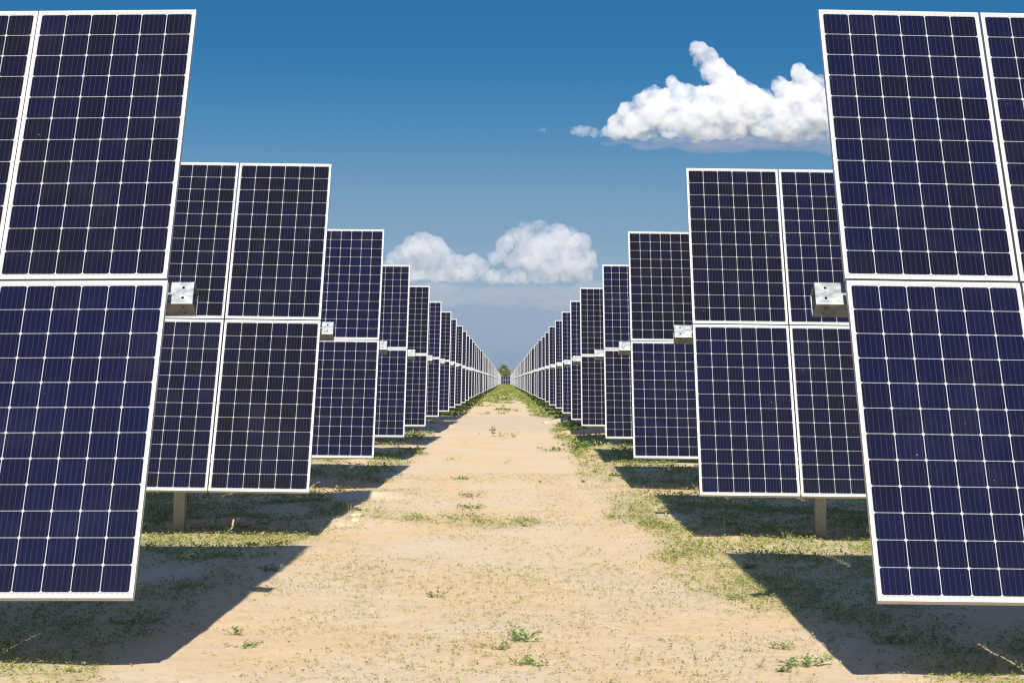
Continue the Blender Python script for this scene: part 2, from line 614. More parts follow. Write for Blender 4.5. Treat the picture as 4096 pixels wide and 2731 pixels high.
def tube_for(n, holes):
    key = (n, holes)
    if key not in _tubes: _tubes[key] = tube_mesh(n * (PW + G) + .2, holes)
    return _tubes[key]


me_post = post_mesh(2.02)
ORD = ['nearest', 'second', 'third', 'fourth', 'fifth', 'sixth', 'seventh', 'eighth', 'ninth', 'tenth', 'eleventh',
       'twelfth', 'thirteenth', 'fourteenth', 'fifteenth', 'sixteenth', 'seventeenth', 'eighteenth', 'nineteenth', 'twentieth']


def tracker(side, r, X, Y, Z, tilt, yaw, roll, n, ext, gaps, posts, tones=None, dx=None):
    """side -1 left, +1 right. (X, Y, Z) = joint between upper and lower panel at the aisle edge (Z above ground datum)."""
    gz = float(terrain(Y))
    root = empty('solar_tracker', (X, Y, gz))
    zj = Z - gz
    rot = Matrix.Rotation(yaw, 3, 'Z') @ Matrix.Rotation(-roll, 3, 'Y')
    shift = rot @ Vector((0, 0, zj)) - Vector((0, 0, zj))
    root.location = Vector((X, Y, gz)) - shift      # pivot correction so the panel joint stays put
    root.rotation_euler = (0, -roll, yaw)
    ct, st = math.cos(tilt), math.sin(tilt)
    u0 = 0.0
    for c_ in range(n):
        gap = gaps[c_] if c_ < len(gaps) else .013 + .008 * random.random()
        for half in (1, -1):
            off = (dx.get((c_, half), 0) if dx else 0) * side
            vv = half * (PL / 2 + G / 2)
            o = link('solar_panel', me_panel, root)
            o.location = (side * (u0 + PW / 2) + off, vv * ct, zj + vv * st)
            o.rotation_euler = (tilt, 0, 0)
            tn = (tones or {}).get((c_, half))
            if tn is None: tn = min(1, max(0, random.gauss(.45, .22)))
            o.color = (tn, tn, tn, 1)
            f = link('panel_frame', me_frame, o)
        u0 += PW + gap
        if c_ < n - 1 or n < 6:
            q = link('mounting_rail', me_rail, root)
            d = .085
            q.location = (side * (u0 - gap / 2), d * st, zj - d * ct)
            q.rotation_euler = (tilt, 0, 0)
    # tube
    d = NB + TS / 2
    t = link('torque_tube', tube_for(n, r <= 6), root)
    t.location = (-side * ext, d * st, zj - d * ct)
    if side == 1:
        t.rotation_euler = (tilt, 0, 0)
    else:
        t.matrix_basis = Matrix.Translation(t.location) @ Matrix.Rotation(math.pi, 4, 'Z') @ Matrix.Rotation(-tilt, 4, 'X')
    for px in posts:
        p = link('support_post', me_post, root)
        p.location = (side * px, d * st, zj - d * ct - 2.02 - TS / 2 - .03)
        s_ = link('bearing_saddle', me_saddle, root)
        s_.location = (side * px, d * st, zj - d * ct)
        s_.rotation_euler = (tilt, 0, 0)
    return root


def simple_tracker_mesh(n, side, tilt):
    """whole array in one mesh for rows too far away to show parts"""
    bm = bmesh.new()
    uvl = bm.loops.layers.uv.new('UVMap')
    u0 = 0
    for c_ in range(n):
        for half in (1, -1):
            cxp, cyp = side * (u0 + PW / 2), half * (PL / 2 + G / 2)
            panel_geom(bm, cxp, cyp, uvl)
            frame_geom(bm, cxp, cyp, 2)
        u0 += PW + .015
    d = NB + TS / 2
    a_, b_ = sorted((-side * .15, side * u0))
    box(bm, a_, b_, -TS / 2, TS / 2, -d - TS / 2, -d + TS / 2, 3)
    bmesh.ops.transform(bm, matrix=Matrix.Rotation(tilt, 4, 'X'), verts=bm.verts)
    yt, zt = d * math.sin(tilt), -d * math.cos(tilt)
    vs = box(bm, side * 1.4 - .058, side * 1.4 + .058, yt - .06, yt + .06, -2.5, zt - TS / 2 - .002, 4)
    return bm_mesh(bm, 'solar_tracker', [m_cell, m_back, m_frame, m_galv, m_post])


g_ = lambda *a_: list(a_)
ROWS = {
 -1: [(-1.964, 11.523, .558, 61.99, -1.82, .64), (-1.925, 20.659, .590, 61.20, -.30, -.28), (-1.888, 29.615, .563, 60.47, 0, -.09),
      (-1.958, 39.508, .579, 60.56, 0, .16), (-1.904, 48.447, .574, 60.51, 0, 0), (-1.956, 59.222, .598, 60.52, 0, .12),
      (-1.909, 68.246, .602, 60.5, 0, 0), (-1.933, 76.930, .609, 60.5, 0, .09), (-1.889, 86.084, .588, 60.5, 0, 0),
      (-1.903, 95.518, .575, 60.5, 0, .07), (-1.929, 105.043, .573, 60.5, 0, .06)],
 1: [(1.930, 11.317, .581, 60.77, 1.16, -.34), (1.942, 20.694, .588, 60.95, 0, -.22), (1.877, 29.929, .586, 60.63, 0, -.20),
     (1.926, 39.091, .598, 60.53, 0, -.08), (1.851, 49.210, .596, 60.58, 0, -.13), (1.865, 57.170, .579, 60.55, 0, -.08),
     (1.896, 67.001, .592, 60.5, 0, -.04), (1.924, 77.425, .605, 60.5, 0, .05), (1.880, 86.557, .606, 60.5, 0, 0),
     (1.929, 97.9, .614, 60.5, 0, -.06), (1.960, 108.3, .625, 60.5, 0, -.08)],
}
EXT = {-1: [.127, .12, .11, .15, .11, .13, .12], 1: [.15, .18, .17, .18, .19, .18, .17]}
TONES = {(-1, 1): {(0, 1): .42, (0, -1): .85, (1, 1): .22, (1, -1): .8},
         (-1, 2): {(0, 1): .25, (0, -1): .12, (1, 1): .2, (1, -1): .42},
         (-1, 3): {(0, 1): .75, (0, -1): .5}, (-1, 4): {(0, 1): .6, (0, -1): .6}, (-1, 5): {(0, 1): .1, (0, -1): .35},
         (-1, 6): {(0, 1): .95, (0, -1): .5},
         (1, 1): {(0, 1): .62, (0, -1): .85, (1, 1): .6, (1, -1): .8},
         (1, 2): {(0, 1): .25, (0, -1): .55, (1, 1): .5, (1, -1): .3},
         (1, 3): {(0, 1): .05, (0, -1): .55}, (1, 4): {(0, 1): .65, (0, -1): .15}, (1, 5): {(0, 1): .15, (0, -1): .15}}
GAPS = {(-1, 1): [.005, .012], (1, 1): [.014, .012], (-1, 2): [.015], (1, 2): [.014]}
POSTS = {(-1, 1): [1.45, 5.6], (1, 1): [1.45, 5.6], (-1, 2): [1.46, 5.6], (1, 2): [1.37, 5.5], (1, 3): [1.4, 4.6], (-1, 3): [1.4], (1, 4): [1.33, 4.6]}
NC = lambda r: 6 if r <= 2 else (5 if r <= 4 else (4 if r <= 8 else 3))
DX = {(-1, 1): {(0, 1): .004, (0, -1): -.004, (1, 1): .004, (1, -1): -.004},
      (1, 1): {(0, 1): -.003, (0, -1): .004, (1, 1): -.003, (1, -1): .004}}

random.seed(11)
NDET = 22
for side in (-1, 1):
    sname = 'left' if side < 0 else 'right'
    grp = 'solar trackers in the %s-hand rank' % sname
    rows = list(ROWS[side])
    y = rows[-1][1]
    while y < 832:
        y += 9.45 + random.uniform(-.25, .25)
        rows.append((side * (1.92 + random.uniform(-.045, .045)), y, .60 + float(terrain(y)) + random.uniform(-.02, .02),
                     60.5 + random.uniform(-.5, .5), 0, 0))
    far_me = [simple_tracker_mesh(3, side, R(60.5 + k)) for k in (-.5, 0, .5)]
    for k, (X, Y, Z, ti, yw, rl) in enumerate(rows):
        r = k + 1
        if r <= NDET:
            o = tracker(side, r, X, Y, Z + CAMH, R(ti), R(yw), R(rl), NC(r),
                        EXT[side][k] if k < len(EXT[side]) else (.13 if side < 0 else .18),
                        GAPS.get((side, r), []), POSTS.get((side, r), [1.4, 4.6] if NC(r) > 4 else [1.4]),
                        TONES.get((side, r)), DX.get((side, r)))
        else:
            o = link('solar_tracker', far_me[k % 3])
            o.location = (X, Y, Z + CAMH)
            tn = random.uniform(.1, .9)
            o.color = (tn, tn, tn, 1)
        if r == 1:
            lab = 'nearest dark blue solar array left of the sandy track, cut off by the photo edge' if side < 0 else \
                  'nearest dark blue solar array right of the sandy track, cut off by the photo edge'
        elif r == 2:
            lab = 'second solar array on the %s, two panels wide in view with its steel pile showing' % sname
        elif r <= len(ORD):
            lab = '%s solar array from the camera in the %s-hand rank beside the track' % (ORD[r - 1], sname)
        else:
            lab = 'tiny distant solar array in the %s-hand rank, farther than the twentieth from the camera' % sname
        tag(o, lab, 'solar array', grp)

# array closing the far end of the aisle
cross = empty('solar_tracker', (-6.2, 860, float(terrain(860))))
zj = .58 + CAMH - .02
st, ct = math.sin(R(60.5)), math.cos(R(60.5))
for c_ in range(12):
    for half in (1, -1):
        vv = half * (PL / 2 + G / 2)
        o = link('solar_panel', me_panel, cross)
        o.location = (c_ * 1.030 + PW / 2, vv * ct, zj + vv * st)
        o.rotation_euler = (R(60.5), 0, 0)
        o.color = (.5, .5, .5, 1)
        link('panel_frame', me_frame, o)
t = link('torque_tube', tube_for(12, False), cross)
d = NB + TS / 2
t.location = (-.1, d * st, zj - d * ct)
t.rotation_euler = (R(60.5), 0, 0)
for px in (1.5, 6.0, 10.6):
    p = link('support_post', me_post, cross)
    p.location = (px, d * st, zj - d * ct - 2.02 - TS / 2 - .03)
tag(cross, 'small solar array standing across the far end of the track before the trees', 'solar array')


# ------------------------------------------------------------------ foliage materials
def leaf_mat(name, c1, c2, c3=None, trans=.25):
    m, nt, b = new_mat(name)
    ge = node(nt, 'ShaderNodeNewGeometry')
    rnd = V(nt, ge.outputs['Random Per Island'])
    c = mix(nt, rnd, c1, c2)
    if c3: c = mix(nt, maprange(nt, (rnd * 7.31).fract(), .80, .86), c, c3)
    nt.links.new(c, b.inputs['Base Color'])
    b.inputs['Roughness'].default_value = .6
    b.inputs['Specular IOR Level'].default_value = .25
    tr = node(nt, 'ShaderNodeBsdfTranslucent')
    nt.links.new(c, tr.inputs[0])
    ms = node(nt, 'ShaderNodeMixShader')
    ms.inputs[0].default_value = trans
    out = [n for n in nt.nodes if n.type == 'OUTPUT_MATERIAL'][0]
    nt.links.new(b.outputs[0], ms.inputs[1])
    nt.links.new(tr.outputs[0], ms.inputs[2])
    nt.links.new(ms.outputs[0], out.inputs[0])
    return m


m_seed = leaf_mat('seedling_leaves', (.22, .265, .06), (.33, .33, .09), (.36, .27, .13))
m_cover = leaf_mat('ground_cover_leaves', (.19, .255, .055), (.32, .36, .105), (.36, .30, .14), trans=.4)
m_weed = leaf_mat('weed_leaves', (.11, .215, .04), (.20, .31, .07), trans=.35)
m_bluegreen = leaf_mat('grass_blades', (.10, .17, .06), (.19, .23, .08), (.33, .28, .14))
m_dry = leaf_mat('dry_stalks', (.42, .30, .16), (.55, .42, .25), trans=.1)
m_stem, nt, b = new_mat('green_stem')
b.inputs['Base Color'].default_value = (.16, .17, .06, 1)
b.inputs['Roughness'].default_value = .7

rng = np.random.default_rng(5)


def leaves(base, azim, elev, length, width, lift=0.0):
    """kite-shaped leaves; all numpy arrays of N. returns verts (N*4,3)"""
    dh = np.stack([np.cos(azim) * np.cos(elev), np.sin(azim) * np.cos(elev), np.sin(elev)], -1)
    sd = np.stack([-np.sin(azim), np.cos(azim), np.zeros_like(azim)], -1)
    tw = rng.uniform(-.5, .5, len(azim))
    nrm = np.cross(dh, sd)
    sd = sd * np.cos(tw)[:, None] + nrm * np.sin(tw)[:, None]
    l, w = length[:, None], width[:, None]
    v0 = base
    v2 = base + dh * l
    mid = base + dh * l * .55
    return np.stack([v0, mid + sd * w / 2, v2, mid - sd * w / 2], 1).reshape(-1, 3)


def leaf_mesh(name, vs, mat):
    return set_mesh(name, vs, np.arange(len(vs)), 4, [mat])


def scatter(n, y0, y1, dens, maxx=None):
    """rejection-sample positions; uniform in area inside the wedge in view"""
    yv = np.sqrt(rng.uniform(y0 ** 2, y1 ** 2, n))
    half = .30 * yv + .6
    if maxx is not None: half = np.minimum(half, maxx)
    xv = rng.uniform(-1, 1, n) * half
    keep = rng.uniform(0, 1, n) < dens(xv, yv)
    return xv[keep], yv[keep]


def plants(xv, yv, k, size, h, spread=1.0):
    """k leaves per plant"""
    N = len(xv)
    zz = height(xv, yv)
    X_ = np.repeat(xv, k); Y_ = np.repeat(yv, k); Z_ = np.repeat(zz, k)
    sz = np.repeat(size * rng.uniform(.6, 1.5, N), k) * rng.uniform(.7, 1.3, N * k)
    az = rng.uniform(0, 2 * np.pi, N * k)
    rr = rng.uniform(0, 1, N * k) * sz * spread
    hh = np.repeat(h * rng.uniform(.3, 1.3, N), k) * rng.uniform(.3, 1.1, N * k)
    base = np.stack([X_ + np.cos(az) * rr, Y_ + np.sin(az) * rr, Z_ + hh], -1)
    return leaves(base, az, rng.uniform(-.1, .9, N * k), sz, sz * rng.uniform(.5, .8, N * k))


def dens_seed(x, y):
    n = fbm(x * 1.7, y * .9, 61, 3)
    n2 = fbm(x * .45, y * .25, 63, 2)
    d = sstep(.36, .66, n * .6 + n2 * .4) * .9 + .08
    return d * (1 - .55 * sstep(17, 26, y) * (np.abs(x) < 1.2))


xv, yv = scatter(95000, 10.2, 34, dens_seed)
vs = plants(xv, yv, 4, np.full(len(xv), .0122), np.full(len(xv), .020), 1.3)
o = link('seedlings', leaf_mesh('seedlings', vs, m_seed))
tag(o, 'sparse tiny green seedlings dotted over the near sand', 'seedlings', kind='stuff')



def dens_litter(x, y):
    n = fbm(x * 1.3, y * 1.9, 161, 4)
    ridge = np.exp(-((x - 1.55 + .03 * (y - 15)) / .14) ** 2) * (1 - sstep(18, 20, y))
    return np.clip(sstep(.56, .68, n) * .8 + .02 + .55 * ridge * sstep(.4, .6, vnoise(x * 3, y * 1.2, 9)), 0, 1)


xv, yv = scatter(26000, 10.2, 34, dens_litter)
zz = height(xv, yv)
nl_ = len(xv)
ln = rng.uniform(.008, .034, nl_)
vs = leaves(np.stack([xv, yv, zz + .004], -1), rng.uniform(0, 2 * np.pi, nl_), rng.uniform(-.05, .35, nl_), ln, rng.uniform(.002, .007, nl_))
m_litter = leaf_mat('dry_litter', (.22, .14, .075), (.36, .25, .15), (.50, .40, .27), trans=.05)
o = link('dry_litter', leaf_mesh('dry_litter', vs, m_litter))
tag(o, 'brown dry stems and leaf bits lying in streaks on the sand', 'plant litter', kind='stuff')

# green cover in patches, coarser with distance
parts = []
for (y0, y1, n, s, hh, mx) in ((10.2, 17, 30000, .016, .026, None), (17, 26, 36000, .022, .035, None), (26, 42, 30000, .032, .045, 9),
                               (42, 80, 30000, .055, .06, 8), (80, 160, 30000, .09, .05, 6), (160, 420, 26000, .17, .06, 5), (420, 850, 12000, .30, .08, 5)):
    xv, yv = scatter(n, y0, y1, lambda x, y: green(x, y) ** 1.3 * (.35 + .65 * sstep(.4, .62, fbm(x * 4 * (20 / (y + 10)), y * 3 * (20 / (y + 10)), 91, 3))), mx)
    parts.append(plants(xv, yv, 5, np.full(len(xv), s), np.full(len(xv), hh), 1.2))
vs = np.concatenate(parts)
o = link('ground_cover', leaf_mesh('ground_cover', vs, m_cover))
tag(o, 'low green creeping cover in patches beside the track and under the arrays', 'ground cover', kind='stuff')


# ------------------------------------------------------------------ single weeds
def weed(x, y, rad, hgt, nl, ls, label, flat=False, mat=None, seed=0, name='weed', sx=1.6):
    z = float(height(x, y))
    root = empty(name, (x, y, z))
    r2 = random.Random(seed + int(x * 100))
    bm = bmesh.new()
    allv = []
    nstem = max(4, nl // 14)
    for s_ in range(nstem):
        az = r2.uniform(0, 2 * math.pi)
        rr = rad * math.sqrt(r2.uniform(.05, 1))
        tip = Vector((math.cos(az) * rr * sx, math.sin(az) * rr, hgt * r2.uniform(.45, 1.0) * (1 - .35 * rr / rad)))
        root_p = Vector((tip.x * .25, tip.y * .25, -.004))
        midp = (root_p + tip) * .5 + Vector((0, 0, hgt * .12))
        pr = root_p
        for q in range(1, 5):
            tq = q / 4
            pq = root_p * (1 - tq) ** 2 + midp * 2 * tq * (1 - tq) + tip * tq * tq
            dirv = (pq - pr).normalized()
            sd = dirv.cross(Vector((0, 1, .3))).normalized() * .0016
            up_ = dirv.cross(sd).normalized() * .0016
            ring = []
            for P_ in (pr, pq):
                ring.append([bm.verts.new(P_ + sd * math.cos(w_) + up_ * math.sin(w_)) for w_ in (0, 2.09, 4.19)])
            for w_ in range(3):
                bm.faces.new((ring[0][w_], ring[0][(w_ + 1) % 3], ring[1][(w_ + 1) % 3], ring[1][w_]))
            pr = pq
            for _ in range(max(1, int(nl / nstem / 4))):
                allv.append(pq + Vector((r2.uniform(-1, 1), r2.uniform(-1, 1), r2.uniform(-.3, .6))) * ls * .9)
    st_ = bm_mesh(bm, 'stem', [m_stem])
    link('stem', st_, root)
    A_ = np.array([tuple(q) for q in allv])
    A_[:, 2] = np.maximum(A_[:, 2], .004)
    n = len(A_)
    sz = rng.uniform(.7, 1.3, n) * ls
    vs = leaves(A_, rng.uniform(0, 2 * np.pi, n), rng.uniform(-.2, .8, n), sz, sz * rng.uniform(.55, .85, n))
    link('foliage', leaf_mesh('foliage', vs, mat or m_weed), root)
    tag(root, label, 'weed', 'leafy weeds on the sand')
    return root


WEEDS = [
 (.08, 12.30, .10, .10, 190, .022, 'bright leafy weed in the middle of the near sand, upper and taller one'),
 (-.02, 11.95, .07, .05, 90, .019, 'low leafy sprig just below the bright weed in the middle near sand'),
 (.15, 11.28, .08, .055, 130, .019, 'low bushy weed nearest the bottom edge of the photo in mid-track'),
 (-.51, 14.86, .07, .06, 100, .018, 'small round weed standing alone left of centre on the near sand'),
 (-.42, 27.2, .13, .07, 120, .030, 'flat green weed beyond the centre of the track, farther of the two creeping ones'),
 (-.38, 24.9, .16, .05, 140, .028, 'flat green weed in the track centre, nearer of the two creeping ones'),
 (1.70, 14.6, .07, .05, 110, .018, 'small weed on sunlit sand left of the nearest right-hand shadow'),
 (1.72, 11.40, .13, .075, 230, .020, 'large spreading weed beside the right shadow edge at the bottom of the photo'),
 (1.52, 11.1, .08, .05, 110, .018, 'spreading weed just left of the large one at the bottom right'),
 (1.66, 12.15, .08, .06, 120, .018, 'weed on sunlit sand above the large spreading one at bottom right'),
 (1.80, 46.3, .34, .24, 330, .075, 'rounded broad-leaved weed on the right beyond the third shadow'),
 (-1.95, 16.6, .12, .06, 170, .020, 'dark weed inside the nearest left-hand shadow'),
 (-1.68, 12.65, .05, .07, 90, .020, 'bright weed on the sloping edge of the nearest left-hand shadow'),
 (-1.55, 12.1, .12, .045, 120, .018, 'low sunlit weed just outside the nearest left-hand shadow edge'),
 (-2.45, 13.3, .12, .05, 130, .018, 'dark weed low inside the nearest left-hand shadow near the array foot'),
 (-.36, 55.9, .10, .42, 60, .07, 'small upright weed alone in mid-track at mid distance'),
 (2.0, 58.5, .42, .40, 260, .10, 'leafy weed clump left of the sand mound on the right'),
 (3.7, 63.0, .75, .30, 420, .12, 'wide leafy weeds behind the sand mound on the right'),
 (1.05, 45.2, .22, .10, 130, .055, 'flat weed left of the rounded broad-leaved one on the right'),
 (2.42, 12.4, .10, .05, 120, .018, 'dark weed inside the nearest right-hand shadow'),
 (2.05, 17.2, .16, .05, 170, .020, 'dark weed near the far edge of the nearest right-hand shadow'),
 (-.75, 31.9, .12, .06, 90, .034, 'small tuft-like weed alone on the left of the track beyond the second shadow'),
]
for k, (x, y, rad, hg, nl, ls, lab) in enumerate(WEEDS):
    weed(x, y, rad, hg, nl, ls, lab, seed=k)


def tuft(x, y, n, hgt, spread, mat, label, name='grass_tuft', cat='grass tuft', width=.003, grp='grass tufts beside the track', seed=0):
    z = float(height(x, y))
    r2 = random.Random(seed * 13 + 5)
    bm = bmesh.new()
    for _ in range(n):
        az = r2.uniform(0, 2 * math.pi)
        sp_ = spread * r2.uniform(.3, 1)
        H = hgt * r2.uniform(.5, 1)
        p0 = Vector((r2.uniform(-.02, .02), r2.uniform(-.02, .02), -.005))
        pts = []
        for q in range(6):
            t_ = q / 5
            pts.append(p0 + Vector((math.cos(az) * sp_ * t_ ** 1.6, math.sin(az) * sp_ * t_ ** 1.6, H * (t_ - .25 * t_ ** 3))))
        sd = Vector((-math.sin(az + .4), math.cos(az + .4), 0))
        prev = None
        for q, p in enumerate(pts):
            w_ = width * (1 - .85 * q / 5)
            cur = (bm.verts.new(p + sd * w_), bm.verts.new(p - sd * w_))
            if prev: bm.faces.new((prev[0], prev[1], cur[1], cur[0]))
            prev = cur
    o = link(name, bm_mesh(bm, name, [mat]))
    o.location = (x, y, z)
    tag(o, label, cat, grp)
    return o


tuft(2.26, 20.55, 4, .42, .09, m_dry, 'tallest thin dry grass stalks standing in front of the second right-hand shadow', width=.0016, seed=1)
tuft(2.26, 30.2, 12, .30, .22, m_dry, 'dry bent stalks at the corner of the third right-hand shadow', width=.003, seed=2)
tuft(2.55, 30.0, 10, .22, .28, m_dry, 'leaning dry stalks at the near edge of the third right-hand shadow', width=.003, seed=12)
tuft(2.92, 20.45, 22, .20, .16, m_bluegreen, 'green blade grass tuft left of the right-hand steel pile', width=.0028, seed=3)
tuft(1.13, 11.72, 9, .085, .06, m_bluegreen, 'small sparse grass tuft on bare sand at the bottom right of the track', width=.0018, seed=4)
tuft(1.47, 12.0, 22, .07, .10, m_bluegreen, 'grass tuft on the sand ridge at the bottom right', width=.0018, seed=5)
tuft(1.45, 11.3, 22, .08, .11, m_bluegreen, 'grass tuft nearest the bottom edge on the right of the track', width=.0018, seed=6)
tuft(1.24, 31.4, 40, .09, .16, m_bluegreen, 'bluish grass tuft on the right edge of the sand beyond the second shadow', width=.004, seed=7)
tuft(-.60, 31.8, 30, .09, .12, m_bluegreen, 'grass tuft left of centre on the sand beyond the second shadow', width=.004, seed=8)
tuft(.55, 31.0, 26, .08, .12, m_bluegreen, 'small grass tuft right of centre on the sand beyond the second shadow', width=.004, seed=9)
tuft(.22, 22.0, 34, .06, .14, m_bluegreen, 'low grass tuft in mid-track level with the second shadow', width=.003, seed=10)
tuft(-1.75, 22.6, 8, .26, .06, m_dry, 'upright dry twigs at the left shadow edge by a sand clod', name='grass_tuft', width=.002, seed=11)
tuft(-1.98, 20.7, 14, .10, .22, m_dry, 'tangle of dry stalks at the near corner of the second left-hand shadow', width=.002, seed=13)
tuft(2.3, 72, 60, .45, .5, m_dry, 'tall straw-coloured grass over the shadows by the crossing road', width=.012, seed=14)
tuft(3.3, 77, 60, .45, .6, m_dry, 'straw-coloured grass beyond the crossing road on the right', width=.012, seed=15)
tuft(-2.9, 20.2, 10, .10, .12, m_dry, 'dry curled stalks at the foot of the left steel pile', width=.002, seed=16)
tuft(2.75, 12.7, 20, .24, .30, m_bluegreen, 'faint tall grass tuft in shade under the nearest right-hand array', width=.0012, seed=17)

# ------------------------------------------------------------------ stones, straw, scraps
m_stone, nt, b = new_mat('clod')
sn = node(nt, 'ShaderNodeTexNoise', Scale=25.0, Detail=6.0)
c = mix(nt, maprange(nt, sn.outputs[0], .35, .65), (.42, .31, .20), (.52, .40, .28))
nt.links.new(c, b.inputs['Base Color'])
b.inputs['Roughness'].default_value = .95


def clod(x, y, r, label, seed, name='sand_clod'):
    bm = bmesh.new()
    bmesh.ops.create_icosphere(bm, subdivisions=3, radius=1)
    for v_ in bm.verts:
        n_ = mnoise.fractal(v_.co * 1.4 + Vector((seed * 3.1, 0, 0)), 1.0, 2.0, 4)
        v_.co *= 1 + .35 * n_
        v_.co = Vector((v_.co.x * r * 1.4, v_.co.y * r, v_.co.z * r * .62))
    me = bm_mesh(bm, name, [m_stone])
    me.polygons.foreach_set('use_smooth', np.ones(len(me.polygons), dtype=bool))
    o = link(name, me)
    o.location = (x, y, float(height(x, y)) + r * .2)
    tag(o, label, 'clod', 'sand clods lying on the ground')


clod(-1.64, 21.95, .04, 'pale flat sand clod in the sun beside the second left-hand shadow', 1)
clod(-2.85, 21.4, .075, 'reddish clod under the second left-hand array, catching a strip of sun', 2)
clod(-2.32, 21.0, .055, 'clod in shade under the second left-hand array, nearest the aisle', 3)
clod(-3.25, 21.2, .06, 'pale clod in shade right of the left steel pile', 4)
clod(-2.6, 21.6, .05, 'clod in shade between two others under the second left-hand array', 5)
clod(-1.72, 23.2, .05, 'small pale clod on the sunlit rim left of the track beyond the shadow corner', 6)
clod(-2.25, 66, .17, 'pale clod between the distant left-hand shadows', 7)
clod(1.45, 71.5, .09, 'brown clod on the crossing road right of the track', 8)

m_straw, nt, b = new_mat('straw')
b.inputs['Base Color'].default_value = (.72, .62, .42, 1)
b.inputs['Roughness'].default_value = .6
m_yellow, nt, b = new_mat('yellow_plastic')
b.inputs['Base Color'].default_value = (.75, .45, .04, 1)
m_blue, nt, b = new_mat('blue_twine')
b.inputs['Base Color'].default_value = (.16, .15, .62, 1)


def strand(name, pts, rad, mat, label, cat):
    cx_, cy_ = pts[0][0], pts[0][1]
    z0 = float(height(cx_, cy_))
    bm = bmesh.new()
    P_ = [Vector((p[0] - cx_, p[1] - cy_, p[2])) for p in pts]
    prev = None
    for k, p in enumerate(P_):
        dv = (P_[min(k + 1, len(P_) - 1)] - P_[max(k - 1, 0)]).normalized()
        s_ = dv.cross(Vector((0, 0, 1))).normalized()
        u_ = s_.cross(dv)
        rr = rad * (1 if 0 < k < len(P_) - 1 else .5)
        ring = [bm.verts.new(p + s_ * rr * math.cos(a_) + u_ * rr * .6 * math.sin(a_)) for a_ in (0, 1.05, 2.09, 3.14, 4.19, 5.24)]
        if prev:
            for q in range(6): bm.faces.new((prev[q], prev[(q + 1) % 6], ring[(q + 1) % 6], ring[q]))
        else: bm.faces.new(ring)
        prev = ring
    bm.faces.new(list(reversed(prev)))
    o = link(name, bm_mesh(bm, name, [mat]))
    o.location = (cx_, cy_, z0)
    tag(o, label, cat)


strand('straw', [(.66, 13.15, .012), (.69, 13.04, .010), (.71, 12.99, .006), (.745, 12.95, .012), (.775, 12.92, .006)], .0035, m_straw,
       'pale broken straw lying on the near sand right of centre', 'straw')
strand('plastic_strip', [(-.77, 29.3, .01), (-.72, 29.25, .018), (-.67, 29.35, .008)], .012, m_yellow,
       'small yellow strip on the sand left of centre', 'plastic strip')
strand('plastic_strip', [(.86, 23.35, .008), (.92, 23.4, .014), (.98, 23.33, .006)], .008, m_yellow,
       'small yellow strip on the sand right of centre', 'plastic strip')
strand('twine', [(-3.03, 12.4, .005), (-3.0, 12.5, .006), (-2.96, 12.55, .005), (-2.92, 12.52, .005)], .0022, m_blue,
       'short blue twine in the shade at the lower left', 'twine')


# ------------------------------------------------------------------ trees beyond the arrays
m_bark, nt, b = new_mat('bark')
b.inputs['Base Color'].default_value = (.16, .12, .09, 1)
b.inputs['Roughness'].default_value = .9
m_tree1 = leaf_mat('airy_tree_leaves', (.20, .31, .12), (.34, .42, .19), trans=.45)
m_tree2 = leaf_mat('bushy_tree_leaves', (.17, .24, .055), (.32, .35, .09), (.38, .31, .12), trans=.45)


def limb(bm, p0, p1, r0, r1):
    dv = (p1 - p0).normalized()
    s_ = dv.cross(Vector((.3, 1, .2))).normalized()
    u_ = s_.cross(dv)
    rings = [[bm.verts.new(p + (s_ * math.cos(a_) + u_ * math.sin(a_)) * r) for a_ in [k * 1.0472 for k in range(6)]]
             for p, r in ((p0, r0), (p1, r1))]
    for q in range(6): bm.faces.new((rings[0][q], rings[0][(q + 1) % 6], rings[1][(q + 1) % 6], rings[1][q]))


def tree(x, y, H, cw, z0f, nclump, nleaf, ls, mat, label, seed, clump=.9):
    gz = float(terrain(y))
    root = empty('tree', (x, y, gz))
    r2 = random.Random(seed)
    bm = bmesh.new()
    top = Vector((r2.uniform(-.3, .3), 0, H * .55))
    limb(bm, Vector((0, 0, -.2)), top * .6, .16 * H / 8, .11 * H / 8)
    cent = []
    for k in range(nclump):
        az = r2.uniform(0, 2 * math.pi)
        t_ = r2.uniform(z0f, 1.0)
        prof = math.sin(math.pi * min(1, max(0.05, (t_ - z0f) / (1.02 - z0f))) ** .7) * .5 + .28
        rr = cw / 2 * prof * math.sqrt(r2.uniform(.15, 1))
        cpt = Vector((math.cos(az) * rr, math.sin(az) * rr, H * t_ - clump * .5))
        cent.append(cpt)
        limb(bm, top * r2.uniform(.35, .6), cpt, .05 * H / 8, .015)
    link('trunk', bm_mesh(bm, 'trunk', [m_bark]), root)
    rg = np.random.default_rng(seed)
    cp = np.array([tuple(q) for q in cent])
    idx = rg.integers(0, nclump, nleaf)
    cs = rg.uniform(.5, 1.0, nclump)[idx] * clump
    off = rg.normal(0, 1, (nleaf, 3))
    off /= np.linalg.norm(off, axis=1)[:, None]
    off *= (rg.uniform(.2, 1, nleaf) ** .5 * cs)[:, None]
    off[:, 2] *= .65
    A_ = cp[idx] + off
    A_[:, 2] = np.maximum(A_[:, 2], .1)
    sz = rg.uniform(.6, 1.3, nleaf) * ls
    vs = leaves(A_, rg.uniform(0, 2 * np.pi, nleaf), rg.uniform(-.9, .9, nleaf), sz, sz * .7)
    link('crown', leaf_mesh('crown', vs, mat), root)
    tag(root, label, 'tree', 'trees beyond the end of the track')


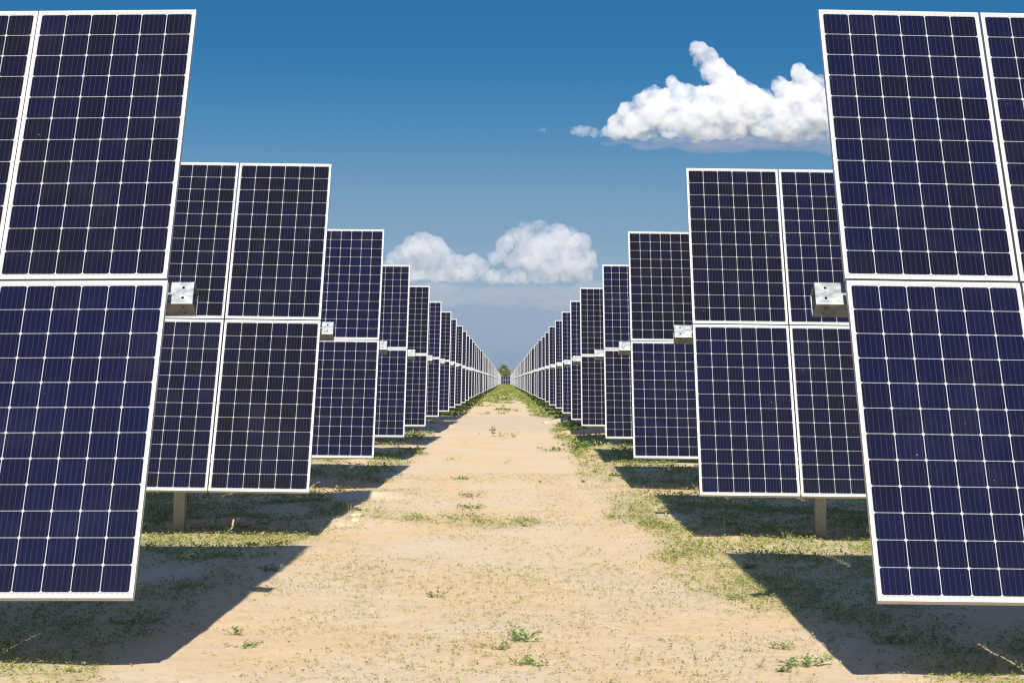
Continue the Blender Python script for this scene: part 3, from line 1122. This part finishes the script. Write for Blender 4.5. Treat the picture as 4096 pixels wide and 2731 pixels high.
tree(-1.2, 950, 9.8, 6.6, .5, 46, 6500, .34, m_tree1, 'tall airy tree rising above the others at the end of the track', 3, .85)
tree(-4.4, 940, 7.6, 6.6, .1, 40, 6500, .42, m_tree2, 'bushy tree at the left end of the tree line beyond the track', 4)
tree(.9, 935, 7.0, 6.6, .1, 40, 6500, .42, m_tree2, 'low bushy tree just right of the tall airy one', 5)
tree(5.2, 940, 7.9, 6.6, .1, 36, 5200, .42, m_tree2, 'bushy tree at the right end of the tree line beyond the track', 6)
for k, (x, h_) in enumerate(((-9, 6.2), (-15, 6.8), (-22, 6.3), (11, 6.9), (17.5, 6.4), (24, 6.6))):
    tree(x, 945 + 3 * (k % 3), h_, 7.0, .1, 26, 3000, .5, m_tree2,
         'tree hidden behind the distant arrays %s of the track' % ('left' if x < 0 else 'right'), 10 + k, 1.2)


# ------------------------------------------------------------------ clouds
def cloud_mat(name, col, density, lo=None, hi=None, scale=.01, aniso=0.0):
    """scattering water droplets filling the cloud's body, ragged where noise thins them"""
    m = bpy.data.materials.new(name)
    m.use_nodes = True
    nt = m.node_tree
    nt.nodes.clear()
    out = node(nt, 'ShaderNodeOutputMaterial')
    pv = node(nt, 'ShaderNodeVolumePrincipled')
    pv.inputs['Color'].default_value = (*col, 1)
    pv.inputs['Density'].default_value = density
    pv.inputs['Anisotropy'].default_value = aniso
    if lo is not None:
        t_ = node(nt, 'ShaderNodeTexCoord')
        n_ = node(nt, 'ShaderNodeTexNoise', Scale=scale, Detail=8.0, Roughness=.68)
        nt.links.new(t_.outputs['Object'], n_.inputs['Vector'])
        nt.links.new(maprange(nt, n_.outputs[0], lo, hi, 0, density).s, pv.inputs['Density'])
    nt.links.new(pv.outputs[0], out.inputs['Volume'])
    return m


def cloud_mesh(name, blobs, D, depth, voxel, seed, mat, lumps=10, rough=2.6):
    """cauliflower cumulus: blobs, each studded with smaller ones, fused and roughened"""
    r2 = random.Random(seed)
    sph = []
    for (x, z, r) in blobs:
        y = r2.uniform(-depth, depth) * .5
        sph.append((Vector((x, y, z)), r * 1.12))
        for _ in range(lumps):
            d = Vector((r2.gauss(0, 1), -abs(r2.gauss(0, .9)), r2.gauss(.25, 1))).normalized()
            rr = r * r2.uniform(.14, .36)
            c1 = Vector((x, y, z)) + d * (r * .98 - rr * .55)
            sph.append((c1, rr))
            for _ in range(6):
                d2 = (d + Vector((r2.gauss(0, .8), r2.gauss(-.2, .8), r2.gauss(.1, .8)))).normalized()
                r3 = rr * r2.uniform(.22, .5)
                sph.append((c1 + d2 * (rr - r3 * .4), r3))
    tmpl = bmesh.new()
    bmesh.ops.create_icosphere(tmpl, subdivisions=2, radius=1)
    tv = np.array([tuple(v_.co) for v_ in tmpl.verts])
    tf = np.array([[v_.index for v_ in f.verts] for f in tmpl.faces])
    tmpl.free()
    V_, F_ = [], []
    for k, (c_, r) in enumerate(sph):
        V_.append(tv * r + np.array(tuple(c_)))
        F_.append(tf + k * len(tv))
    me = set_mesh(name, np.concatenate(V_), np.concatenate(F_).ravel(), 3)
    ob = bpy.data.objects.new('tmp', me)
    C.objects.link(ob)
    rm = ob.modifiers.new('r', 'REMESH')
    rm.mode = 'VOXEL'
    rm.voxel_size = voxel
    sm = ob.modifiers.new('s', 'SMOOTH')
    sm.iterations = 2
    sm.factor = .5
    dg = bpy.context.evaluated_depsgraph_get()
    res = bpy.data.meshes.new_from_object(ob.evaluated_get(dg))
    bpy.data.objects.remove(ob)
    n = len(res.vertices)
    co = np.empty(n * 3, dtype=np.float32); res.vertices.foreach_get('co', co)
    no = np.empty(n * 3, dtype=np.float32); res.vertices.foreach_get('normal', no)
    co = co.reshape(-1, 3); no = no.reshape(-1, 3)
    sc = 1 / (voxel * 14)
    dsp = np.empty(n)
    for q in range(n):
        p = Vector(co[q]) * sc
        dsp[q] = (1 - 2 * abs(mnoise.noise(p))) * .5 + (1 - 2 * abs(mnoise.noise(p * 2.3))) * .27 + (mnoise.noise(p * 5.1)) * .2
    co = co + no * (dsp[:, None] - .25) * voxel * rough
    res.vertices.foreach_set('co', co.astype(np.float32).ravel())
    res.materials.clear()
    res.materials.append(mat)
    res.polygons.foreach_set('use_smooth', np.ones(len(res.polygons), dtype=bool))
    res.update()
    res.name = name
    return res


A = [(861, 1490, 39), (895, 1451, 53), (941, 1402, 57), (981, 1363, 61), (1030, 1324, 61), (1074, 1284, 65), (744, 1350, 26), (774, 1307, 39), (656, 1280, 49), (607, 1250, 43), (558, 1200, 59), (509, 1160, 49), (460, 1126, 26), (715, 1241, 71), (814, 1252, 79), (893, 1233, 87), (992, 1234, 94), (1090, 1235, 87), (1032, 1165, 63), (1149, 1255, 59), (933, 1158, 59), (814, 1173, 59), (696, 1172, 55), (598, 1155, 43), (1232, 1339, 37), (1310, 1392, 37), (1346, 1366, 47), (1396, 1337, 55), (1288, 1273, 75), (1386, 1238, 83), (1209, 1201, 75), (1328, 1178, 65), (1436, 1209, 75), (1505, 1279, 83), (1555, 1210, 79), (1623, 1240, 75)]
B = [(-720, 995, 72), (-785, 939, 59), (-622, 990, 98), (-539, 958, 92), (-457, 909, 72), (-851, 895, 49), (-670, 881, 125), (-538, 856, 125), (-374, 857, 85), (-259, 845, 85), (-768, 821, 92), (-439, 791, 59), (-275, 786, 59), (-184, 859, 52), (-899, 839, 46)]
CC = [(-15, 1012, 66), (67, 1062, 79), (149, 1086, 89), (247, 1087, 95), (379, 1072, 89), (477, 1073, 75), (544, 1018, 79), (610, 926, 66), (650, 877, 39), (183, 955, 138), (347, 940, 138), (512, 892, 108), (585, 801, 72), (52, 894, 66), (414, 806, 72), (250, 804, 66), (135, 770, 46), (-47, 926, 49), (-119, 919, 30), (-95, 886, 33)]
Wp = [(300, 1124, 16), (331, 1123, 25), (361, 1126, 22), (391, 1117, 20), (420, 1112, 16)]
Vp = [(144, 1125, 8), (164, 1129, 10), (180, 1125, 6)]
A += [(640, 1200, 60), (690, 1215, 55)] + [(x, 1128 + (k * 37) % 17, 44) for k, x in enumerate(range(500, 1640, 58))]
B += [(x, 762 + (k * 37) % 19, 50) for k, x in enumerate(range(-840, -130, 62))]
CC += [(x, 762 + (k * 31) % 23, 52) for k, x in enumerate(range(-100, 640, 62))]
mc_hi = cloud_mat('high_cumulus', (.925, .925, .945), .034, .40, .62, .013)
mc_lo = cloud_mat('low_cumulus', (.93, .905, .935), .0085, .39, .63, .0065)
mc_wisp = cloud_mat('cloud_wisp', (.93, .92, .95), .016, .40, .60, .03)
mc_base = cloud_mat('cloud_base_painted_shade', (.52, .50, .60), .0075, .36, .74, .012)  # grey droplet colour paints the cloud's shaded underside; the layer itself is sunlit
rb_ = random.Random(4)
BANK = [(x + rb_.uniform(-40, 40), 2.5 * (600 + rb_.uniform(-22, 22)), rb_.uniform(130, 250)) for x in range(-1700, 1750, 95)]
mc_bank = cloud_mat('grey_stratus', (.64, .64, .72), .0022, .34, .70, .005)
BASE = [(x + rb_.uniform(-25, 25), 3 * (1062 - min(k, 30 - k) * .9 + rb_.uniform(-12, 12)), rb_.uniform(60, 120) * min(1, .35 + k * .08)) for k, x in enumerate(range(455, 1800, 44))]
for nm, bl, D, dep, vx, sd, mt, zs, lab in (
        ('cloud', A, 9000, 70, 6.0, 1, mc_hi, 1, 'large bright white cumulus cloud in the upper right of the sky'),
        ('cloud', B, 15000, 250, 9.0, 2, mc_lo, 1, 'soft cumulus cloud low over the track, left one of the two'),
        ('cloud', CC, 15000, 250, 9.0, 3, mc_lo, 1, 'billowing cumulus cloud low over the track, right and taller one of the two'),
        ('cloud', Wp, 9000, 15, 2.4, 4, mc_wisp, 1, 'small cloud shred off the left tip of the large white cloud'),
        ('cloud', Vp, 9000, 8, 1.8, 5, mc_wisp, 1, 'tiniest cloud puff alone left of the large white cloud'),
        ('cloud', BASE, 8850, 60, 14.0, 6, mc_base, .3333, 'flat grey layer painting the shaded base of the large white cloud'),
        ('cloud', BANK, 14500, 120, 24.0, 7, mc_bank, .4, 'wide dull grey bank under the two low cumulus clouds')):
    flat = zs < 1
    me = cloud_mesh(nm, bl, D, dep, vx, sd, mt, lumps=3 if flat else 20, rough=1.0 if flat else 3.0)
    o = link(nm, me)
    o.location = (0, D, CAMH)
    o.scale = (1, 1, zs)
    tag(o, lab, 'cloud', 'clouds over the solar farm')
